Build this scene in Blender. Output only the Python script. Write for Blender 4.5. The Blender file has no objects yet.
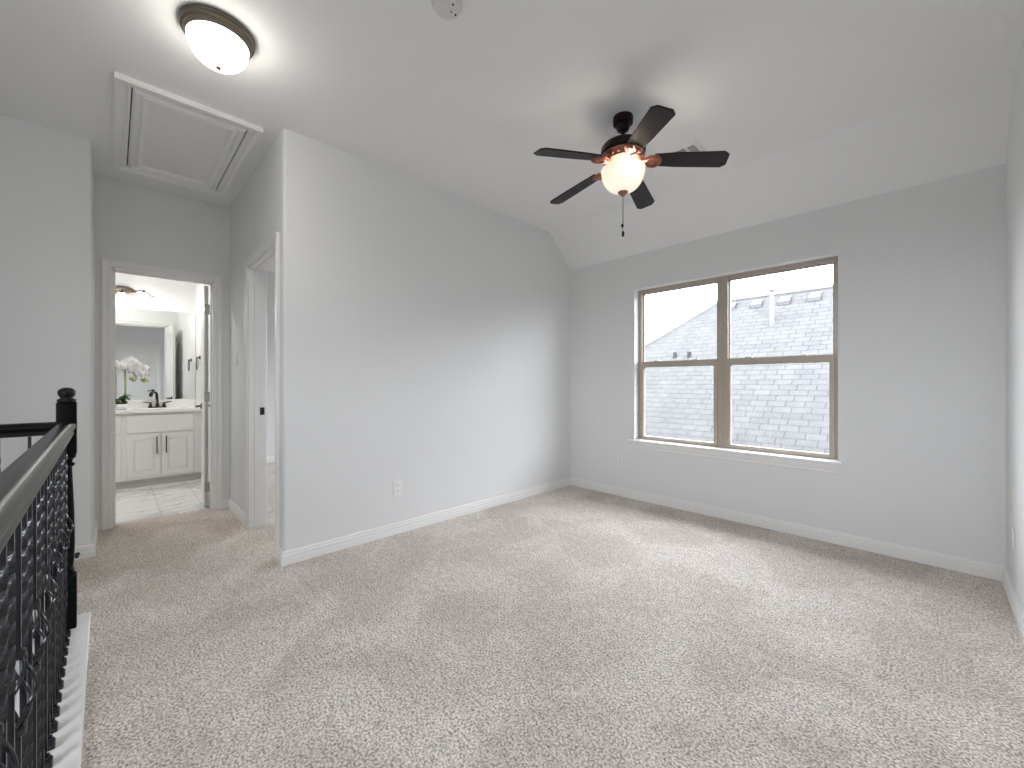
import bpy, bmesh, math, random
from mathutils import Vector, Matrix
random.seed(7)
PI = math.pi
C = bpy.context.scene.collection

# ------------------------------------------------------------------ camera
YAW = math.radians(45.78)
cam_d = bpy.data.cameras.new('camera')
cam = bpy.data.objects.new('camera', cam_d)
C.objects.link(cam)
cam.location = (0, 0, 1.14)
cam.rotation_euler = (PI / 2, 0, YAW)
cam_d.sensor_width = 36.0
cam_d.lens = 410.0 / 1024.0 * 36.0
cam_d.shift_y = -1.0 / 1024.0
cam_d.clip_start = 0.02
sc = bpy.context.scene
sc.camera = cam

# ------------------------------------------------------------------ world, exposure
SKY = 16.9
w = bpy.data.worlds.new('overcast_sky')
sc.world = w
w.use_nodes = True
bg = w.node_tree.nodes['Background']
bg.inputs[0].default_value = (0.94, 0.97, 1.07, 1)
# overcast sky: the zenith is three times as bright as the horizon, dull ground below
_nt = w.node_tree
_tc = _nt.nodes.new('ShaderNodeTexCoord')
_sp = _nt.nodes.new('ShaderNodeSeparateXYZ')
_rm = _nt.nodes.new('ShaderNodeValToRGB')
_rm.color_ramp.elements[0].position, _rm.color_ramp.elements[0].color = 0.49, (0.12, 0.12, 0.12, 1)
_rm.color_ramp.elements[1].position, _rm.color_ramp.elements[1].color = 1.0, (1, 1, 1, 1)
_el = _rm.color_ramp.elements.new(0.5)
_el.color = (0.92, 0.92, 0.92, 1)
_ad = _nt.nodes.new('ShaderNodeMath')
_ad.operation = 'MULTIPLY_ADD'
_ad.inputs[1].default_value, _ad.inputs[2].default_value = 0.5, 0.5
_ml = _nt.nodes.new('ShaderNodeMath')
_ml.operation = 'MULTIPLY'
_ml.inputs[1].default_value = SKY
_nt.links.new(_tc.outputs['Generated'], _sp.inputs[0])
_nt.links.new(_sp.outputs['Z'], _ad.inputs[0])
_nt.links.new(_ad.outputs[0], _rm.inputs[0])
_nt.links.new(_rm.outputs[0], _ml.inputs[0])
_nt.links.new(_ml.outputs[0], bg.inputs[1])
sc.view_settings.view_transform = 'Standard'
sc.view_settings.look = 'None'
sc.view_settings.gamma = 1.0
sc.view_settings.use_curve_mapping = False
sc.view_settings.exposure = 0.0
sc.cycles.use_denoising = True
sc.cycles.max_bounces = 14
sc.cycles.diffuse_bounces = 8
sc.cycles.glossy_bounces = 5
sc.cycles.transparent_max_bounces = 12
sc.cycles.sample_clamp_indirect = 6.0
sc.cycles.caustics_reflective = False
sc.cycles.caustics_refractive = False


def portal(name, loc, rot, sx, sy):
    d = bpy.data.lights.new(name, 'AREA')
    d.shape = 'RECTANGLE'
    d.size, d.size_y = sx, sy
    d.cycles.is_portal = True
    o = bpy.data.objects.new(name, d)
    C.objects.link(o)
    o.location = loc
    o.rotation_euler = rot


portal('daylight_portal', (-1.26, 3.86, 1.31), (-PI / 2, 0, 0), 1.6, 1.5)
portal('daylight_portal', (-0.52, -1.78, 1.46), (PI / 2, 0, 0), 1.2, 1.32)
portal('daylight_portal', (-5.3, 4.16, 1.4), (-PI / 2, 0, 0), 1.6, 1.6)

# lamp powers
FAN_W, FAN_EMIT = 4.9, 0.32
HALL_EMIT, HALL_SPOT = 19.0, 10.0
BATH_W, BATH_EMIT, BATH_FILL = 20.0, 8.0, 76.0


# ------------------------------------------------------------------ materials
def mat(name, col, rough=0.5, metal=0.0, bump=None, emit=None, spec=None, coat=None):
    m = bpy.data.materials.new(name)
    m.use_nodes = True
    nt = m.node_tree
    p = nt.nodes['Principled BSDF']
    p.inputs['Base Color'].default_value = (*col, 1)
    p.inputs['Roughness'].default_value = rough
    p.inputs['Metallic'].default_value = metal
    if spec is not None:
        p.inputs['Specular IOR Level'].default_value = spec
    if coat:
        p.inputs['Coat Weight'].default_value = coat
        p.inputs['Coat Roughness'].default_value = 0.1
    if bump:
        sc_, st = bump
        g = nt.nodes.new('ShaderNodeNewGeometry')
        n = nt.nodes.new('ShaderNodeTexNoise')
        n.inputs['Scale'].default_value = sc_
        n.inputs['Detail'].default_value = 3
        b = nt.nodes.new('ShaderNodeBump')
        b.inputs['Strength'].default_value = st
        b.inputs['Distance'].default_value = 0.002
        nt.links.new(g.outputs['Position'], n.inputs['Vector'])
        nt.links.new(n.outputs[0], b.inputs['Height'])
        nt.links.new(b.outputs[0], p.inputs['Normal'])
    if emit:
        p.inputs['Emission Color'].default_value = (*emit[0], 1)
        p.inputs['Emission Strength'].default_value = emit[1]
    return m


def nodes(m):
    return m.node_tree.nodes, m.node_tree.links, m.node_tree.nodes['Principled BSDF']


M = {}
M['wall'] = mat('wall_paint', (0.755, 0.76, 0.755), 0.65, bump=(160, 0.10))
M['ceiling'] = mat('ceiling_paint', (0.83, 0.83, 0.825), 0.75, bump=(120, 0.12))
M['trim'] = mat('trim_paint', (0.82, 0.81, 0.79), 0.35)
M['door'] = mat('door_paint', (0.80, 0.795, 0.78), 0.4)
M['white_plastic'] = mat('white_plastic', (0.80, 0.80, 0.79), 0.35)
M['aged_plastic'] = mat('aged_white_plastic', (0.68, 0.675, 0.64), 0.4)
M['slot'] = mat('dark_slot', (0.03, 0.03, 0.03), 0.6)
M['grey_slot'] = mat('grey_louvre', (0.32, 0.32, 0.31), 0.6)
M['almond'] = mat('almond_vinyl', (0.42, 0.365, 0.30), 0.45)
M['black'] = mat('black_painted_iron', (0.004, 0.005, 0.008), 0.24, spec=0.65)
M['black_rail'] = mat('black_varnished_rail', (0.005, 0.005, 0.006), 0.3, spec=0.25)
M['black_newel'] = mat('black_painted_newel', (0.004, 0.005, 0.006), 0.35, spec=0.08)
M['bronze'] = mat('oil_rubbed_bronze', (0.018, 0.010, 0.008), 0.38, metal=0.4, spec=0.25)
M['copper'] = mat('brushed_copper_bronze', (0.34, 0.155, 0.12), 0.32, metal=0.85, bump=(60, 0.5))
M['blade'] = mat('espresso_wood', (0.012, 0.007, 0.007), 0.36, spec=0.26)
M['nickel'] = mat('antique_bronze_rim', (0.20, 0.165, 0.13), 0.38, metal=0.8)
M['hinge'] = mat('satin_nickel_hinge', (0.42, 0.41, 0.39), 0.4, metal=0.7)
M['dark_metal'] = mat('dark_bronze_fitting', (0.03, 0.025, 0.022), 0.35, metal=0.5)
M['vanity'] = mat('white_cabinet_paint', (0.80, 0.795, 0.785), 0.4)
M['toe'] = mat('toe_kick_board', (0.42, 0.40, 0.37), 0.5)
M['counter'] = mat('white_solid_surface', (0.86, 0.86, 0.85), 0.2)
M['mirror'] = mat('mirror_silver', (0.90, 0.92, 0.91), 0.0, metal=1.0)
M['ceramic'] = mat('white_ceramic', (0.85, 0.85, 0.84), 0.2)
M['petal'] = mat('white_petal', (0.90, 0.89, 0.90), 0.5)
M['petal_heart'] = mat('cream_petal_heart', (0.82, 0.76, 0.55), 0.5)
M['stem'] = mat('green_stem', (0.32, 0.36, 0.12), 0.5)
M['leaf'] = mat('green_leaf', (0.05, 0.14, 0.03), 0.4)
M['bud'] = mat('lime_bud', (0.34, 0.42, 0.10), 0.5)
M['moss'] = mat('dark_moss', (0.06, 0.07, 0.03), 0.9, bump=(120, 1.0))
M['pipe'] = mat('galvanised_vent', (0.12, 0.12, 0.12), 0.6)
M['roof_vent'] = mat('grey_roof_vent', (0.055, 0.055, 0.058), 0.6)
M['pipe_black'] = mat('black_vent_pipe', (0.006, 0.006, 0.006), 0.7)
M['stucco'] = mat('brick_beige', (0.15, 0.13, 0.12), 0.9)
M['fan_glass'] = mat('frosted_fan_glass', (0.85, 0.80, 0.72), 0.35, emit=((1.0, 0.86, 0.70), FAN_EMIT))


def _translucent(m, col, fac):
    N, L, p = m.node_tree.nodes, m.node_tree.links, m.node_tree.nodes['Principled BSDF']
    t = N.new('ShaderNodeBsdfTranslucent')
    t.inputs[0].default_value = (*col, 1)
    mx = N.new('ShaderNodeMixShader')
    mx.inputs[0].default_value = fac
    L.new(p.outputs[0], mx.inputs[1])
    L.new(t.outputs[0], mx.inputs[2])
    L.new(mx.outputs[0], N['Material Output'].inputs[0])


_translucent(M['fan_glass'], (0.90, 0.84, 0.74), 0.06)
M['hall_glass'] = mat('frosted_alabaster_glass', (0.85, 0.83, 0.78), 0.3, emit=((1.0, 0.95, 0.87), HALL_EMIT))
M['bath_fill_dome'] = mat('fill_light_dome', (0.85, 0.83, 0.78), 0.3, emit=((1.0, 0.97, 0.92), BATH_FILL))  # glow of the added bathroom fill light
M['bath_glass'] = mat('frosted_shade_glass', (0.9, 0.9, 0.88), 0.3, emit=((1.0, 0.97, 0.92), BATH_EMIT))


def glass_mat():
    m = bpy.data.materials.new('window_glass')
    m.use_nodes = True
    nt = m.node_tree
    nt.nodes.clear()
    out = nt.nodes.new('ShaderNodeOutputMaterial')
    mix = nt.nodes.new('ShaderNodeMixShader')
    t = nt.nodes.new('ShaderNodeBsdfTransparent')
    t.inputs[0].default_value = (0.95, 0.965, 0.96, 1)
    gl = nt.nodes.new('ShaderNodeBsdfGlossy')
    gl.inputs['Roughness'].default_value = 0.0
    lw = nt.nodes.new('ShaderNodeLayerWeight')
    lw.inputs['Blend'].default_value = 0.5
    pw = nt.nodes.new('ShaderNodeMath')
    pw.operation = 'POWER'
    pw.inputs[1].default_value = 4.0
    nt.links.new(lw.outputs['Facing'], pw.inputs[0])
    ma = nt.nodes.new('ShaderNodeMath')
    ma.operation = 'MULTIPLY_ADD'
    ma.inputs[1].default_value = 0.6
    ma.inputs[2].default_value = 0.03
    nt.links.new(pw.outputs[0], ma.inputs[0])
    nt.links.new(ma.outputs[0], mix.inputs[0])
    nt.links.new(t.outputs[0], mix.inputs[1])
    nt.links.new(gl.outputs[0], mix.inputs[2])
    nt.links.new(mix.outputs[0], out.inputs[0])
    return m


M['glass'] = glass_mat()


def carpet_mat():
    m = mat('beige_frieze_carpet', (0.5, 0.43, 0.37), 0.95, spec=0.05)
    N, L, p = nodes(m)
    g = N.new('ShaderNodeNewGeometry')
    n1 = N.new('ShaderNodeTexNoise')
    n1.inputs['Scale'].default_value = 115
    n1.inputs['Detail'].default_value = 3
    n1.inputs['Roughness'].default_value = 0.78
    n2 = N.new('ShaderNodeTexNoise')
    n2.inputs['Scale'].default_value = 2.3
    n2.inputs['Detail'].default_value = 3
    n2.inputs['Distortion'].default_value = 0.6
    v = N.new('ShaderNodeTexVoronoi')
    v.inputs['Scale'].default_value = 150
    for q in (n1, n2, v):
        L.new(g.outputs['Position'], q.inputs['Vector'])
    r1 = N.new('ShaderNodeValToRGB')
    e = r1.color_ramp.elements
    e[0].position, e[0].color = 0.38, (0.27, 0.225, 0.185, 1)
    e[1].position, e[1].color = 0.59, (0.96, 0.885, 0.82, 1)
    L.new(n1.outputs[0], r1.inputs[0])
    r2 = N.new('ShaderNodeValToRGB')
    e = r2.color_ramp.elements
    e[0].position, e[0].color = 0.42, (0.86, 0.845, 0.83, 1)
    e[1].position, e[1].color = 0.60, (1.0, 1.0, 1.0, 1)
    L.new(n2.outputs[0], r2.inputs[0])
    mx = N.new('ShaderNodeMix')
    mx.data_type = 'RGBA'
    mx.blend_type = 'MULTIPLY'
    mx.inputs[0].default_value = 1.0
    n3 = N.new('ShaderNodeTexNoise')
    n3.inputs['Scale'].default_value = 26
    n3.inputs['Detail'].default_value = 3
    L.new(g.outputs['Position'], n3.inputs['Vector'])
    mix3 = N.new('ShaderNodeMath')
    mix3.operation = 'MULTIPLY_ADD'
    mix3.inputs[1].default_value = 0.14
    L.new(n3.outputs[0], mix3.inputs[0])
    sub3 = N.new('ShaderNodeMath')
    sub3.operation = 'SUBTRACT'
    sub3.inputs[1].default_value = 0.062
    L.new(n1.outputs[0], sub3.inputs[0])
    L.new(sub3.outputs[0], mix3.inputs[2])
    L.new(mix3.outputs[0], r1.inputs[0])
    L.new(r1.outputs[0], mx.inputs[6])
    L.new(r2.outputs[0], mx.inputs[7])
    L.new(mx.outputs[2], p.inputs['Base Color'])
    add = N.new('ShaderNodeMath')
    add.operation = 'SUBTRACT'
    L.new(n1.outputs[0], add.inputs[0])
    L.new(v.outputs['Distance'], add.inputs[1])
    b = N.new('ShaderNodeBump')
    b.inputs['Strength'].default_value = 0.6
    b.inputs['Distance'].default_value = 0.006
    L.new(add.outputs[0], b.inputs['Height'])
    L.new(b.outputs[0], p.inputs['Normal'])
    return m


M['carpet'] = carpet_mat()


def marble_mat():
    m = mat('white_marble_tile', (0.8, 0.8, 0.8), 0.15)
    N, L, p = nodes(m)
    g = N.new('ShaderNodeNewGeometry')
    n = N.new('ShaderNodeTexNoise')
    n.inputs['Scale'].default_value = 1.6
    n.inputs['Detail'].default_value = 6
    n.inputs['Distortion'].default_value = 1.6
    mp = N.new('ShaderNodeMapping')
    mp.inputs['Rotation'].default_value = (0, 0, 0.9)
    mp.inputs['Scale'].default_value = (3.0, 0.9, 1)
    L.new(g.outputs['Position'], mp.inputs[0])
    L.new(mp.outputs[0], n.inputs['Vector'])
    r = N.new('ShaderNodeValToRGB')
    e = r.color_ramp.elements
    e[0].position, e[0].color = 0.46, (0.85, 0.85, 0.85, 1)
    e[1].position, e[1].color = 0.54, (0.85, 0.85, 0.85, 1)
    x = e.new(0.50)
    x.color = (0.50, 0.50, 0.50, 1)
    L.new(n.outputs[0], r.inputs[0])
    br = N.new('ShaderNodeTexBrick')
    br.offset = 0.5
    br.inputs['Scale'].default_value = 1
    br.inputs['Brick Width'].default_value = 0.6
    br.inputs['Row Height'].default_value = 0.3
    br.inputs['Mortar Size'].default_value = 0.002
    br.inputs['Color1'].default_value = (1, 1, 1, 1)
    br.inputs['Color2'].default_value = (0.97, 0.97, 0.97, 1)
    br.inputs['Mortar'].default_value = (0.6, 0.6, 0.6, 1)
    L.new(g.outputs['Position'], br.inputs['Vector'])
    mx = N.new('ShaderNodeMix')
    mx.data_type = 'RGBA'
    mx.blend_type = 'MULTIPLY'
    mx.inputs[0].default_value = 1.0
    L.new(r.outputs[0], mx.inputs[6])
    L.new(br.outputs[0], mx.inputs[7])
    L.new(mx.outputs[2], p.inputs['Base Color'])
    return m


M['marble'] = marble_mat()


def shingle_mat():
    m = mat('grey_roof_shingles', (0.15, 0.15, 0.15), 0.95, spec=0.1)
    N, L, p = nodes(m)
    uv = N.new('ShaderNodeUVMap')
    br = N.new('ShaderNodeTexBrick')
    br.offset = 0.37
    br.inputs['Scale'].default_value = 1
    br.inputs['Brick Width'].default_value = 0.26
    br.inputs['Row Height'].default_value = 0.137
    br.inputs['Mortar Size'].default_value = 0.011
    br.inputs['Mortar Smooth'].default_value = 0.6
    br.inputs['Bias'].default_value = 0.0
    br.inputs['Color1'].default_value = (0.079, 0.0775, 0.0755, 1)
    br.inputs['Color2'].default_value = (0.070, 0.069, 0.0675, 1)
    br.inputs['Mortar'].default_value = (0.045, 0.045, 0.045, 1)
    L.new(uv.outputs[0], br.inputs['Vector'])
    n = N.new('ShaderNodeTexNoise')
    n.inputs['Scale'].default_value = 3
    n.inputs['Detail'].default_value = 5
    L.new(uv.outputs[0], n.inputs['Vector'])
    r = N.new('ShaderNodeValToRGB')
    r.color_ramp.elements[0].color = (0.88, 0.88, 0.89, 1)
    r.color_ramp.elements[0].position = 0.35
    r.color_ramp.elements[1].position = 0.65
    L.new(n.outputs[0], r.inputs[0])
    mx = N.new('ShaderNodeMix')
    mx.data_type = 'RGBA'
    mx.blend_type = 'MULTIPLY'
    mx.inputs[0].default_value = 1.0
    L.new(br.outputs[0], mx.inputs[6])
    L.new(r.outputs[0], mx.inputs[7])
    L.new(mx.outputs[2], p.inputs['Base Color'])
    return m


M['shingles'] = shingle_mat()


# ------------------------------------------------------------------ mesh helpers
class MB:
    """collects shapes; build() links them as ONE mesh object"""

    def __init__(self):
        self.bm = bmesh.new()

    def box(self, x0, x1, y0, y1, z0, z1):
        bm = self.bm
        v = [bm.verts.new((x, y, z)) for x in (x0, x1) for y in (y0, y1) for z in (z0, z1)]
        for f in ((0, 1, 3, 2), (4, 6, 7, 5), (0, 4, 5, 1), (2, 3, 7, 6), (0, 2, 6, 4), (1, 5, 7, 3)):
            bm.faces.new([v[i] for i in f])
        return self

    def rbox(self, x0, x1, y0, y1, z0, z1, b=0.003, seg=2):
        t = bmesh.new()
        v = [t.verts.new((x, y, z)) for x in (x0, x1) for y in (y0, y1) for z in (z0, z1)]
        for f in ((0, 1, 3, 2), (4, 6, 7, 5), (0, 4, 5, 1), (2, 3, 7, 6), (0, 2, 6, 4), (1, 5, 7, 3)):
            t.faces.new([v[i] for i in f])
        bmesh.ops.bevel(t, geom=list(t.edges), offset=b, segments=seg, affect='EDGES', profile=0.5)
        self.merge(t)
        return self

    def merge(self, t, mtx=None):
        if mtx is not None:
            t.transform(mtx)
        me = bpy.data.meshes.new('tmp')
        t.to_mesh(me)
        t.free()
        self.bm.from_mesh(me)
        bpy.data.meshes.remove(me)
        return self

    def prism(self, pts, a, b, axis='z'):
        """polygon pts (2D) extruded from a to b along an axis"""
        bm = self.bm

        def P(p, h):
            if axis == 'z':
                return (p[0], p[1], h)
            if axis == 'x':
                return (h, p[0], p[1])
            return (p[0], h, p[1])
        A = [bm.verts.new(P(p, a)) for p in pts]
        B = [bm.verts.new(P(p, b)) for p in pts]
        n = len(pts)
        for i in range(n):
            bm.faces.new((A[i], A[(i + 1) % n], B[(i + 1) % n], B[i]))
        bm.faces.new(A)
        bm.faces.new(B)
        return self

    def lathe(self, prof, cx=0, cy=0, cz=0, n=40, axis='z', cap=True):
        """prof: list of (radius, height)"""
        bm = self.bm
        rings = []
        for r, h in prof:
            ring = []
            for k in range(n):
                a = 2 * PI * k / n
                u, v_ = r * math.cos(a), r * math.sin(a)
                if axis == 'z':
                    q = (cx + u, cy + v_, cz + h)
                elif axis == 'x':
                    q = (cx + h, cy + u, cz + v_)
                else:
                    q = (cx + u, cy + h, cz + v_)
                ring.append(bm.verts.new(q))
            rings.append(ring)
        for i in range(len(rings) - 1):
            for k in range(n):
                bm.faces.new((rings[i][k], rings[i][(k + 1) % n], rings[i + 1][(k + 1) % n], rings[i + 1][k]))
        if cap:
            for rg in (rings[0], rings[-1]):
                bm.faces.new(rg)
        return self

    def tube(self, path, r, n=10, cap=True):
        bm = self.bm
        path = [Vector(p) for p in path]
        m = len(path)
        rr = r if isinstance(r, (list, tuple)) else [r] * m
        up = Vector((0.123, 0.31, 0.94)).normalized()
        rings = []
        for i, p in enumerate(path):
            t = (path[min(i + 1, m - 1)] - path[max(i - 1, 0)]).normalized()
            u = t.cross(up)
            if u.length < 1e-3:
                u = t.cross(Vector((1, 0, 0)))
            u.normalize()
            v_ = t.cross(u)
            rings.append([bm.verts.new(p + rr[i] * (u * math.cos(2 * PI * k / n) + v_ * math.sin(2 * PI * k / n))) for k in range(n)])
        for i in range(m - 1):
            for k in range(n):
                bm.faces.new((rings[i][k], rings[i][(k + 1) % n], rings[i + 1][(k + 1) % n], rings[i + 1][k]))
        if cap:
            bm.faces.new(rings[0])
            bm.faces.new(rings[-1])
        return self

    def ball(self, c, r, sx=1, sy=1, sz=1, seg=16):
        t = bmesh.new()
        bmesh.ops.create_uvsphere(t, u_segments=seg, v_segments=max(6, seg // 2), radius=r)
        self.merge(t, Matrix.Translation(c) @ Matrix.Diagonal((sx, sy, sz, 1)))
        return self

    def frame(self, plane, u0, u1, v0, v1, width, d0, d1, bottom=True):
        """rectangular ring; plane 'x' (u=y, v=z), 'y' (u=x, v=z) or 'z' (u=x, v=y); depth d0..d1"""
        parts = [(u0, u0 + width, v0, v1), (u1 - width, u1, v0, v1), (u0 + width, u1 - width, v1 - width, v1)]
        if bottom:
            parts.append((u0 + width, u1 - width, v0, v0 + width))
        for a, b, c, d in parts:
            if plane == 'x':
                self.box(d0, d1, a, b, c, d)
            elif plane == 'y':
                self.box(a, b, d0, d1, c, d)
            else:
                self.box(a, b, c, d, d0, d1)
        return self

    def profile_frame(self, plane, u0, u1, v0, v1, prof, base, sgn, closed=True):
        """mitred moulding around a rectangle. prof: (distance outward from the rectangle, height off the plane)"""
        bm = self.bm
        cs = [(u0, v0), (u0, v1), (u1, v1), (u1, v0)]
        ds = [(-1, -1 if closed else 0), (-1, 1), (1, 1), (1, -1 if closed else 0)]
        rings = []
        for (u, v), (du, dv) in zip(cs, ds):
            ring = []
            for o, h in prof:
                a, b, c = u + du * o, v + dv * o, base + sgn * h
                ring.append(bm.verts.new({'x': (c, a, b), 'y': (a, c, b), 'z': (a, b, c)}[plane]))
            rings.append(ring)
        n = len(prof)
        m = 4 if closed else 3
        for i in range(m):
            A, B = rings[i], rings[(i + 1) % 4]
            for k in range(n):
                bm.faces.new((A[k], A[(k + 1) % n], B[(k + 1) % n], B[k]))
        if not closed:
            bm.faces.new(rings[0])
            bm.faces.new(rings[3])
        return self

    def build(self, name, material, parent=None, smooth=False, local=False, angle=35):
        bm = self.bm
        bmesh.ops.recalc_face_normals(bm, faces=bm.faces[:])
        if parent is not None and not local:
            bm.transform(Matrix.Translation(-wloc(parent)))
        me = bpy.data.meshes.new(name)
        bm.to_mesh(me)
        bm.free()
        me.materials.append(M[material] if isinstance(material, str) else material)
        if smooth:
            for p in me.polygons:
                p.use_smooth = True
            me.set_sharp_from_angle(angle=math.radians(angle))
        o = bpy.data.objects.new(name, me)
        C.objects.link(o)
        if parent is not None:
            o.parent = parent
        return o


def wloc(o):
    v = Vector((0, 0, 0))
    while o is not None:
        v += o.location
        o = o.parent
    return v


def tag(o, label=None, cat=None, group=None, kind=None):
    if label:
        o['label'] = label
    if cat:
        o['category'] = cat
    if group:
        o['group'] = group
    if kind:
        o['kind'] = kind
    return o


def empty(name, loc=(0, 0, 0), rz=0):
    o = bpy.data.objects.new(name, None)
    o.empty_display_size = 0.1
    C.objects.link(o)
    o.location = loc
    o.rotation_euler = (0, 0, rz)
    return o


def thing(name, label, cat, loc=(0, 0, 0), group=None, rz=0):
    return tag(empty(name, loc, rz), label, cat, group)


def copy_tree(o, parent=None):
    c = o.copy()
    C.objects.link(c)
    if parent is not None:
        c.parent = parent
    for ch in [x for x in bpy.data.objects if x.parent == o]:
        copy_tree(ch, c)
    return c


def struct(o, label=None, cat=None):
    return tag(o, label, cat, None, 'structure')


# ------------------------------------------------------------------ the setting: dimensions
H = 2.74                # flat ceiling
XA = -2.84              # long white wall (room side)
YH = 0.765              # hall wall (hall side)
YW = 3.68               # window wall
XR = 0.29               # right wall
XL = -3.87              # left wall of the stair hall
YL = -0.10              # its end
XB = -4.50              # bathroom wall (hall side)
XM = -6.64              # mirror wall / bedroom end wall
YB = -1.65              # wall behind the stairwell
DOOR_H = 2.05


def rounded(x0, x1, y0, y1, corner, r=0.02, n=6):
    """plan rectangle with one bull-nosed corner"""
    pts = []
    for (x, y, cx, cy, a0) in ((x0, y0, 1, 1, 180), (x1, y0, -1, 1, 270), (x1, y1, -1, -1, 0), (x0, y1, 1, -1, 90)):
        if (x, y) == corner:
            for k in range(n + 1):
                a = math.radians(a0 + 90 * k / n)
                pts.append((x + cx * r + r * math.cos(a), y + cy * r + r * math.sin(a)))
        else:
            pts.append((x, y))
    return pts


# floors
b = MB()
b.box(XA - 0.06, XR + 0.12, -0.08, YW + 0.15, -0.25, 0)
b.box(XB - 0.115, XA - 0.06, YL, YH + 0.115, -0.25, 0)
b.box(XL - 0.1, -2.88, YB - 0.1, YL, -0.25, 0)
b.box(-2.88, XA - 0.06, -0.08, YL, -0.25, 0)
b.box(XM - 0.1, XA - 0.06, YH + 0.115, 4.1, -0.25, 0)
struct(b.build('floor', 'carpet'))
b = MB()
b.box(XM - 0.1, XB - 0.115, YB - 0.1, YH + 0.115, -0.25, 0.0)
struct(b.build('floor_bathroom', 'marble'))
b = MB()
b.box(-2.9, XR + 0.12, YB - 0.1, 0.0, -2.9, -2.8)
struct(b.build('floor_stairwell', 'carpet'))

# ceiling: flat, then sloping down to the window wall
b = MB()
b.prism([(YB - 0.1, H), (3.32, H), (YW + 0.02, 2.385), (YW + 0.02, 2.55), (3.4, 2.9), (YB - 0.1, 2.9)], XA - 0.05, XR + 0.1, 'x')
b.box(XM - 0.1, XA - 0.05, YB - 0.1, 4.1, H, 2.9)
struct(b.build('ceiling', 'ceiling'))

# walls
b = MB()
b.prism(rounded(XA - 0.115, XA, YH, YW + 0.15, (XA, YH)), 0, H + 0.1)
struct(b.build('wall_left', 'wall', smooth=True))

SX0, SX1 = -3.755, -2.985       # bedroom door opening
b = MB()
b.box(XM, SX0, YH, YH + 0.115, 0, H + 0.1)
b.box(SX0, SX1, YH, YH + 0.115, DOOR_H, H + 0.1)
b.box(SX1, XA - 0.115, YH, YH + 0.115, 0, H + 0.1)
struct(b.build('wall_hall', 'wall'))

WX0, WX1, WZ0, WZ1 = -2.054, -0.471, 0.566, 2.062
b = MB()
b.box(XA - 0.115, WX0, YW, YW + 0.15, 0, H)
b.box(WX1, XR + 0.12, YW, YW + 0.15, 0, H)
b.box(WX0, WX1, YW, YW + 0.15, 0, WZ0)
b.box(WX0, WX1, YW, YW + 0.15, WZ1, H)
struct(b.build('wall_back', 'wall'))

RDY0, RDY1 = -0.02, 0.80       # closed closet door beside the camera
b = MB()
b.box(XR, XR + 0.12, YB - 0.1, RDY0, -2.9, H + 0.1)
b.box(XR, XR + 0.12, RDY0, RDY1, DOOR_H, H + 0.1)
b.box(XR, XR + 0.12, RDY1, YW + 0.15, 0, H + 0.1)
struct(b.build('wall_right', 'wall'))

BY0, BY1 = -0.008, 0.652       # bathroom door opening
b = MB()
b.box(XB - 0.115, XB, YB, BY0, 0, H + 0.1)
b.box(XB - 0.115, XB, BY0, BY1, DOOR_H, H + 0.1)
b.box(XB - 0.115, XB, BY1, YH, 0, H + 0.1)
struct(b.build('wall_bathroom', 'wall'))

b = MB()
b.prism(rounded(XB, XL, YB, YL, (XL, YL)), 0, H + 0.1)
b.prism([(XL - 0.2, YB), (XL, YB), (XL, -0.3), (XL - 0.2, -0.3)], -0.3, 0.0)
struct(b.build('wall_stair', 'wall', smooth=True))

SWX0, SWX1, SWZ0, SWZ1 = -1.12, 0.08, 0.8, 2.12
b = MB()
b.box(XM - 0.1, SWX0, YB - 0.12, YB, -2.9, H + 0.1)
b.box(SWX1, XR + 0.12, YB - 0.12, YB, -2.9, H + 0.1)
b.box(SWX0, SWX1, YB - 0.12, YB, -2.9, SWZ0)
b.box(SWX0, SWX1, YB - 0.12, YB, SWZ1, H + 0.1)
struct(b.build('wall_rear', 'wall'))
b = MB()
b.box(-2.78, -2.70, YB, -0.17, -2.9, -0.02)
b.box(-2.70, XR, -0.22, -0.14, -2.9, -0.02)
struct(b.build('wall_stairwell', 'wall'))

b = MB()
b.box(XM - 0.1, XM, YB, 4.1, 0, H + 0.1)
struct(b.build('wall_far', 'wall'))
BWX0, BWX1, BWZ0, BWZ1 = -6.1, -4.5, 0.6, 2.2
b = MB()
b.box(XM - 0.1, BWX0, 4.0, 4.12, 0, H + 0.1)
b.box(BWX1, XA - 0.1, 4.0, 4.12, 0, H + 0.1)
b.box(BWX0, BWX1, 4.0, 4.12, 0, BWZ0)
b.box(BWX0, BWX1, 4.0, 4.12, BWZ1, H + 0.1)
struct(b.build('wall_bedroom', 'wall'))

# unseen eave, added over the window to hold back high sky light
b = MB()
b.prism([(YW + 0.15, 2.42), (YW + 0.72, 2.42), (YW + 0.72, 2.58), (YW + 0.15, 2.95)], XA - 0.6, XR + 0.6, 'x')
struct(b.build('added_eave', 'trim'))

# baseboards: an ogee profile with two grooves
BBP = [(0, 0), (0.016, 0), (0.016, 0.036), (0.012, 0.039), (0.012, 0.043), (0.015, 0.046), (0.014, 0.060),
       (0.009, 0.063), (0.009, 0.067), (0.011, 0.070), (0.008, 0.080), (0.004, 0.084), (0, 0.084)]


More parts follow.
